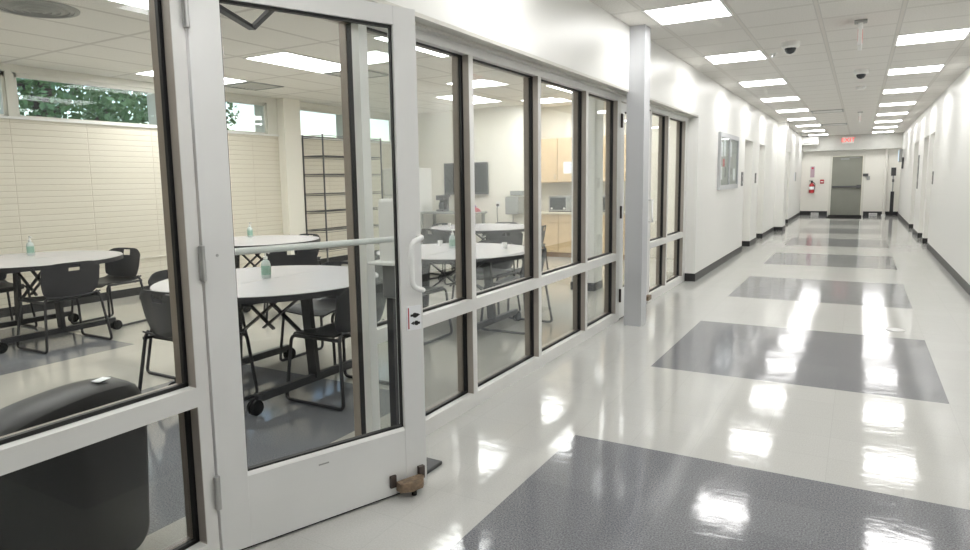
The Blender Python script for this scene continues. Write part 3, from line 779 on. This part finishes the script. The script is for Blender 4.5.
r = thing('cloth_bundle', 'red and purple cloth bundle on the table under the television', 'cloth', (-6.20, 10.66, .825))
bm = MB()
def lump(u, v, rx, ry, rz): 
    a, b_ = u * 2 * PI, v * PI / 2
    q = 1 + .12 * math.sin(5 * a + 3 * v) + .08 * math.sin(9 * a)
    return (rx * q * math.cos(a) * math.cos(b_), ry * q * math.sin(a) * math.cos(b_), .002 + rz * math.sin(b_))
bm.sheet(lambda u, v: lump(u, v, .17, .13, .10), 28, 8, .003).build('folded_cloth', 'cloth', r, True)
m2 = MB().sheet(lambda u, v: lump(u, v, .12, .10, .07), 24, 8, .003).build('top_cloth', 'purple', r, True); m2.location = (-.02, -.01, .085)
r = thing('wall_outlet', 'white wall outlet with a dark plug and cord on the end wall', 'outlet', (-5.80, 11.0, .95))
MB().box(-.04, .04, -.006, 0, -.06, .06).build('plate', 'plast', r)
MB().box(-.02, .02, -.035, -.006, -.03, .01).tube([(0, -.03, -.02), (.0, -.05, -.12), (.02, -.04, -.5), (.05, -.04, -.94)], .006, .05, 6).build('plug_cord', 'blackp', r)
r = thing('bottle_filler', 'grey wall-hung drinking fountain right of the outlet', 'drinking fountain', (-5.39, 11.0, .8))
MB().box(-.13, .13, -.06, 0, .32, .40, .004).build('top_panel', 'mgrey', r)
MB().box(-.13, .13, -.26, 0, -.02, .30, .012).build('cabinet', 'mgrey', r)
MB().box(-.11, .11, -.262, -.255, .02, .26).build('front_panel', 'mgrey', r)
MB().tube([(-.05, -.1, -.02), (-.05, -.1, -.2), (-.05, 0, -.25)], .012, .03, 8).build('drain_pipe', 'steel', r, True)

# ------------------------------------------------------------------ kitchen: each unit a thing
for i, (xa, xb, lab) in enumerate(((-5.25, -4.72, 'left'), (-4.72, -4.02, 'middle, paper taped to it'), (-4.02, -3.40, 'right'))):
    r = thing('wall_cabinet', 'maple upper kitchen cabinet, %s one of three' % lab if i != 1 else 'maple upper kitchen cabinet with a white paper on its door', 'cabinet', (xa, 11.6, 1.34), group='upper kitchen cabinets')
    L = xb - xa
    MB().box(.002, L - .002, -.32, 0, 0, .79).build('body', 'wood', r)
    dr = MB().box(.004, L - .004, -.34, -.32, .005, .785, .003).build('door', 'wood', r)
    MB().box(L - .05, L - .04, -.352, -.34, .05, .15).build('handle', 'steel', dr)
r = thing('paper_notice', 'white paper notice taped to the upper kitchen cabinet', 'paper', (-4.47, 11.258, 1.60))
MB().box(-.13, .13, -.002, 0, -.105, .105).build('sheet', 'paper', r)
k = MB()
for q in range(5): k.box(-.08, .08 - .02 * (q % 2), -.003, -.002, .05 - .025 * q, .058 - .025 * q)
k.build('blue_text_lines', 'bluei', r)
for i, (xa, xb, lab) in enumerate(((-5.25, -4.60, 'left'), (-4.60, -3.95, 'middle'), (-3.95, -3.40, 'right'))):
    r = thing('base_cabinet', 'maple lower kitchen cabinet, %s of the three under the counter' % lab, 'cabinet', (xa, 11.595, 0), group='lower kitchen cabinets')
    L = xb - xa
    MB().box(.002, L - .002, -.56, 0, .09, .775).build('body', 'wood', r)
    MB().box(.002, L - .002, -.50, 0, 0, .09).build('toe_kick', 'woodd', r)
    dw = MB().box(.004, L - .004, -.58, -.56, .625, .770, .003).build('drawer', 'wood', r); MB().box(L / 2 - .05, L / 2 + .05, -.592, -.58, .695, .703).build('handle', 'steel', dw)
    for q in (0, 1):
        dr = MB().box(.004 + q * L / 2, L / 2 - .003 + q * (L / 2 - .001), -.58, -.56, .095, .618, .003).build('door', 'wood', r)
o = MB().box(-5.25, -3.38, 10.98, 11.6, .775, .815, .004).build('countertop', 'counter'); props(o, 'beige kitchen countertop under the microwaves', 'countertop')
for i, (x, lab) in enumerate(((-4.62, 'stainless microwave with dark window on the counter, left of two'), (-3.80, 'stainless microwave farther right, seen in the narrow bay'))):
    r = thing('microwave', lab, 'microwave', (x, 11.30, .815), group='microwaves')
    MB().box(-.215, .215, -.17, .20, .012, .285, .006).build('body', 'steel', r)
    MB().box(-.185, .115, -.178, -.168, .035, .255, .003).build('door_window', 'screen', r)
    MB().box(.13, .205, -.176, -.168, .035, .255).build('control_panel', 'mgrey', r)
    k = MB()
    for dx in (-.15, .09): k.lathe([(.02, -.185), (.02, -.170)], (dx, 0, .06), 14, 'y')
    k.build('button', 'plast', r, True)
    MB().box(-.21, .21, -.17, .19, 0, .013).build('feet', 'rubber', r)
r = thing('soap_dispenser', 'dark soap dispenser on the kitchen wall under the right cabinet', 'dispenser', (-3.72, 11.6, 1.24))
MB().box(-.035, .035, -.08, 0, -.07, .09, .01).build('body', 'dgrey', r); MB().box(-.02, .02, -.1, -.07, -.05, -.02).build('lever', 'mgrey', r)
r = thing('knife_block', 'dark knife block on the counter right of the left microwave', 'knife block', (-4.30, 11.33, .815))
MB().prism_x([(-.08, 0), (.07, 0), (.07, .18), (-.02, .22)], -.05, .05).build('block', 'dgrey', r)
for q in range(3): MB().box(-.035 + q * .03, -.02 + q * .03, -.01, .02, .20, .27).build('knife_handle', 'blackp', r)

# ------------------------------------------------------------------ corridor walls: case, doors, signs
r = thing('display_case', 'aluminium framed glass notice case on the left corridor wall', 'display case', (XW, 11.38, 1.62))
f = MB()
f.box(0, .04, -.86, -.79, -.43, .43).box(0, .04, .79, .86, -.43, .43).box(0, .04, -.79, .79, .36, .43).box(0, .04, -.79, .79, -.43, -.36).box(.015, .038, -.03, .03, -.36, .36)
f.build('frame', 'colp', r)
MB().box(.001, .012, -.79, .79, -.36, .36).build('backing', 'mgrey', r)
for a, c in ((-.79, -.03), (.03, .79)): MB().box(.028, .031, a, c, -.36, .36).build('pane', 'glass', r)
for yy, zz, w_, h_, m in ((-.60, .18, .16, .22, 'paper'), (-.35, .20, .18, .24, 'paper'), (-.42, -.02, .14, .12, 'redi'), (-.6, -.18, .15, .2, 'paper'), (-.25, -.16, .12, .16, 'dgrey'), (.2, .2, .2, .24, 'paper'), (.5, .05, .16, .22, 'mgrey'), (.3, -.15, .1, .1, 'dgrey'), (.58, -.2, .16, .2, 'paper')):
    p = MB().box(.012, .015, yy - w_ / 2, yy + w_ / 2, zz - h_ / 2, zz + h_ / 2).build('notice', m, r)
dn = 3
def recess_door(x, y0, y1, sgn, top, lab):
    """painted door set back in a wall opening; sgn = +1 when the corridor is on +x"""
    global dn
    r = thing('door_%d' % dn, lab, 'door', (x, (y0 + y1) / 2, 0), kind='structure'); dn += 1
    h = (y1 - y0) / 2
    MB().box(-.02, .02, -h + .045, h - .045, .008, top - .05, .002).build('leaf', 'frame', r)
    MB().box(-.05, .05, -h + .001, -h + .045, 0, top - .001).box(-.05, .05, h - .045, h - .001, 0, top - .001).box(-.05, .05, -h + .045, h - .045, top - .05, top - .001).build('frame', 'frame', r)
    MB().lathe([(.028, 0), (.028, sgn * .01), (.01, sgn * .012), (.01, sgn * .05)], (sgn * .02, -h + .11, .98), 14, 'x').tube([(sgn * .065, -h + .11, .98), (sgn * .068, -h + .22, .98)], .009).build('handle', 'steel', r, True)
recess_door(-2.03, 13.2, 14.2, 1, 2.06, 'cream door set back in the left wall, just beyond the notice case')
recess_door(-2.03, 15.2, 16.2, 1, 2.06, 'second cream door set back in the left wall')
recess_door(-2.03, 20.6, 21.8, 1, 2.06, 'door set back in the left wall beyond the white pier')
recess_door(XR + .19, 15.0, 15.95, -1, 2.135, 'nearest door set back in the right wall')
recess_door(XR + .19, 16.25, 17.35, -1, 2.135, 'second door set back in the right wall')
recess_door(XR + .19, 18.95, 20.4, -1, 2.135, 'farthest door set back in the right wall')
def plate(x, y, z, hy, hz, sgn, lab, m='dgrey', bars=2):
    r = thing('wall_sign', lab, 'sign', (x, y, z), group='dark wall plates by the doors')
    MB().box(min(0, sgn * .008), max(0, sgn * .008), -hy, hy, -hz, hz).build('plate', m, r)
    k = MB()
    for q in range(bars):
        zz = hz * (.45 - .9 * q / max(1, bars - 1)) if bars > 1 else 0
        k.box(min(sgn * .008, sgn * .0095), max(sgn * .008, sgn * .0095), -hy * .6, hy * .6, zz - hz * .09, zz + hz * .09)
    k.build('pale_band', 'mgrey', r)
plate(XW, 12.95, 1.34, .10, .125, 1, 'small dark sign left of the nearer recessed door on the left wall')
plate(XW, 14.75, 1.35, .09, .10, 1, 'small dark sign between the two recessed doors on the left wall')
plate(-1.80, 20.3, 1.33, .08, .12, 1, 'small dark sign on the left wall just past the white pier')
plate(XR, 14.80, 1.30, .09, .115, -1, 'small dark sign before the nearest door on the right wall')
plate(XR, 18.55, 1.42, .16, .38, -1, 'tall dark panel between the doors on the right wall', 'dgrey', 3)
r = thing('wall_notice', 'pale paper notices on the left wall near the far end', 'notice', (-1.80, 23.7, 1.36))
MB().box(0, .004, -.35, -.02, -.12, .12).build('sheet', 'paper', r); MB().box(0, .004, .05, .40, -.14, .14).build('sheet', 'mgrey', r)

# ------------------------------------------------------------------ far end
r = thing('door_%d' % dn, 'grey green exit door with a panic bar at the far end of the corridor', 'door', (-.41, YE, 0), kind='structure')
MB().box(-.52, -.455, -.03, .10, 0, 2.06).box(.455, .52, -.03, .10, 0, 2.06).box(-.455, .455, -.03, .10, 2.02, 2.06).build('frame', 'frame', r)
MB().box(-.45, .45, .0, .045, .01, 2.015).build('leaf', 'ddoor', r)
MB().box(-.43, .44, -.06, -.001, .955, 1.02, .006).build('panic_bar', 'dgrey', r)
MB().box(.30, .44, -.075, -.001, .93, 1.05, .008).build('lock_case', 'dgrey', r)
MB().box(-.2, .05, -.06, -.001, 1.90, 1.96, .004).box(.05, .35, -.03, -.001, 1.96, 1.99).build('door_closer', 'mgrey', r)
o = MB().box(-.90, .08, 24.5, 26.40, .0005, .014, .003).build('door_mat', 'rubber'); props(o, 'black door mat in front of the far exit door', 'mat')
def register(x, lab):
    r = thing('floor_register', lab, 'vent', (x, YE - .012, 0), group='white base registers')
    MB().box(-.12, .12, -.05, 0, .0, .085, .004).build('housing', 'plast', r)
    k = MB()
    for q in range(4): k.box(-.10, .10, -.053, -.049, .018 + q * .015, .022 + q * .015)
    k.build('slot', 'dgrey', r)
register(-1.33, 'white heating register at the base, left of the far door')
register(.42, 'white heating register at the base, right of the far door')
r = thing('fire_extinguisher', 'red fire extinguisher hanging left of the far door', 'fire extinguisher', (-1.46, YE - .09, .78))
MB().lathe([(.07, 0), (.085, .015), (.085, .27), (.05, .33), (.025, .345), (.025, .36)], n=20).build('cylinder', 'red', r, True)
MB().box(-.03, .03, -.03, .03, .36, .41, .004).box(-.09, .03, -.015, .015, .41, .43).build('valve', 'blackp', r)
MB().tube([(.03, 0, .38), (.10, -.02, .33), (.10, -.02, .12)], .012, .05, 8).build('hose', 'blackp', r, True)
MB().lathe([(.0855, .12), (.0855, .22)], n=20).build('label_band', 'paper', r, True)
MB().box(-.03, .03, .02, .09, .30, .36).build('hanger', 'steel', r)
r = thing('extinguisher_sign', 'tall lavender sign on the wall above the fire extinguisher', 'sign', (-1.46, YE, 1.51))
MB().box(-.065, .065, -.006, 0, -.19, .19).build('plate', 'lav', r); MB().box(-.03, .03, -.008, -.006, .10, .16).build('mark', 'redi', r)
r = thing('fire_alarm', 'small red fire alarm pull left of the far door frame', 'fire alarm', (-1.15, YE, 1.17))
MB().box(-.06, .06, -.05, 0, -.07, .07, .006).build('box', 'red', r); MB().box(-.04, .04, -.058, -.05, -.02, .015).build('pull', 'plast', r)
MB().box(-.012, .012, -.02, 0, .07, 1.04).build('conduit', 'endw', r)
r = thing('card_reader', 'dark card reader box on the wall right of the far door', 'card reader', (.18, YE, 1.30))
MB().box(-.12, .04, -.06, 0, .03, .12, .006).build('arm', 'dgrey', r); MB().box(0, .09, -.05, 0, -.10, .03, .006).build('reader', 'mgrey', r)
MB().box(-.01, .01, -.02, 0, .10, .90).build('conduit', 'endw', r)
r = thing('wall_pipe', 'white vertical pipe running down the far wall, right of the door', 'pipe', (.72, YE - .06, 0))
MB().tube([(0, 0, .02), (0, 0, 2.22)], .045, 0, 14).build('riser', 'endw', r, True); MB().lathe([(.07, 0), (.07, .03), (.05, .05)], n=16).build('collar', 'plast', r, True)
r = thing('ceiling_box', 'white box unit under the ceiling in the far left corner', 'unit', (-1.55, 26.15, 2.44))
MB().box(-.25, .25, -.25, 0, 0, .26, .008).build('housing', 'plast', r); MB().box(-.2, .2, -.252, -.249, .03, .06).build('slot', 'mgrey', r)
r = thing('scanner_kiosk', 'black screen kiosk on a stand in the far right corner', 'kiosk', (.92, 26.0, 0))
MB().box(-.15, .15, -.15, .15, 0, .03, .004).build('base', 'blackm', r)
MB().box(-.05, .05, -.03, .03, .03, .82, .004).build('lower_post', 'blackm', r)
MB().tube([(0, 0, .82), (0, 0, 1.36)], .02, 0, 10).build('upper_post', 'mgrey', r, True)
MB().box(-.03, .03, -.03, .03, 1.13, 1.22, .004).build('clamp', 'dgrey', r)
MB().prism_x([(-.06, 1.33), (-.035, 1.33), (.08, 1.60), (.055, 1.60)], -.07, .07).build('screen', 'gasket', r)
r = thing('wall_monitor', 'pale blue wall monitor on a bracket high in the far right corner', 'monitor', (XR, 25.0, 1.95))
MB().box(-.14, -.05, -.28, .28, -.20, .20, .008).build('housing', 'mgrey', r)
MB().box(-.142, -.139, -.25, .25, -.17, .17).build('screen', 'glow', r)
MB().box(-.05, 0, -.06, .06, -.40, -.05).build('bracket', 'dgrey', r)
r = thing('floor_drain', 'small round drain cover in the corridor floor by the third dark square', 'drain', (.33, 6.91, 0))
MB().lathe([(.075, .0005), (.075, .004), (.068, .006), (.001, .006)], n=24).build('cover', 'steel', r, True)

# ------------------------------------------------------------------ world, camera, view
wd = bpy.data.worlds.new('sky'); SC.world = wd; wd.use_nodes = True
nt = wd.node_tree; bg = nt.nodes['Background']
sk = nt.nodes.new('ShaderNodeTexSky'); sk.sky_type = 'NISHITA'; sk.sun_elevation = math.radians(50); sk.sun_rotation = math.radians(75); sk.sun_disc = False
sk.air_density = 1.2; sk.dust_density = 1.0
nt.links.new(sk.outputs[0], bg.inputs[0]); bg.inputs[1].default_value = .24
cam = bpy.data.cameras.new('camera'); co = bpy.data.objects.new('camera', cam); C.objects.link(co); SC.camera = co
f_, yaw, pitch, roll, hh, pcx, pcy = 661.11, .5402, -.1243, -.0180, 1.374, 462.726, 264.807
cy, sy, cp, sp = math.cos(yaw), math.sin(yaw), math.cos(pitch), math.sin(pitch)
fwd = Vector((-sy * cp, cy * cp, sp)); right = Vector((cy, sy, 0)); up = right.cross(fwd)
cr, sr = math.cos(roll), math.sin(roll)
r2 = right * cr + up * sr; u2 = up * cr - right * sr
mtx = Matrix((( r2.x, u2.x, -fwd.x, 0), (r2.y, u2.y, -fwd.y, 0), (r2.z, u2.z, -fwd.z, hh), (0, 0, 0, 1)))
co.matrix_world = mtx
cam.sensor_fit = 'HORIZONTAL'; cam.sensor_width = 36; cam.lens = f_ / 970 * 36
cam.shift_x = (485 - pcx) / 970; cam.shift_y = (pcy - 275) / 970
cam.clip_start = .05; cam.clip_end = 200
SC.view_settings.view_transform = 'Standard'; SC.view_settings.look = 'None'; SC.view_settings.gamma = 1; SC.view_settings.use_curve_mapping = False
SC.view_settings.exposure = 0.66
SC.cycles.max_bounces = 12; SC.cycles.diffuse_bounces = 6; SC.cycles.glossy_bounces = 6; SC.cycles.transparent_max_bounces = 24
SC.cycles.caustics_reflective = False; SC.cycles.caustics_refractive = False
SC.cycles.sample_clamp_indirect = 8
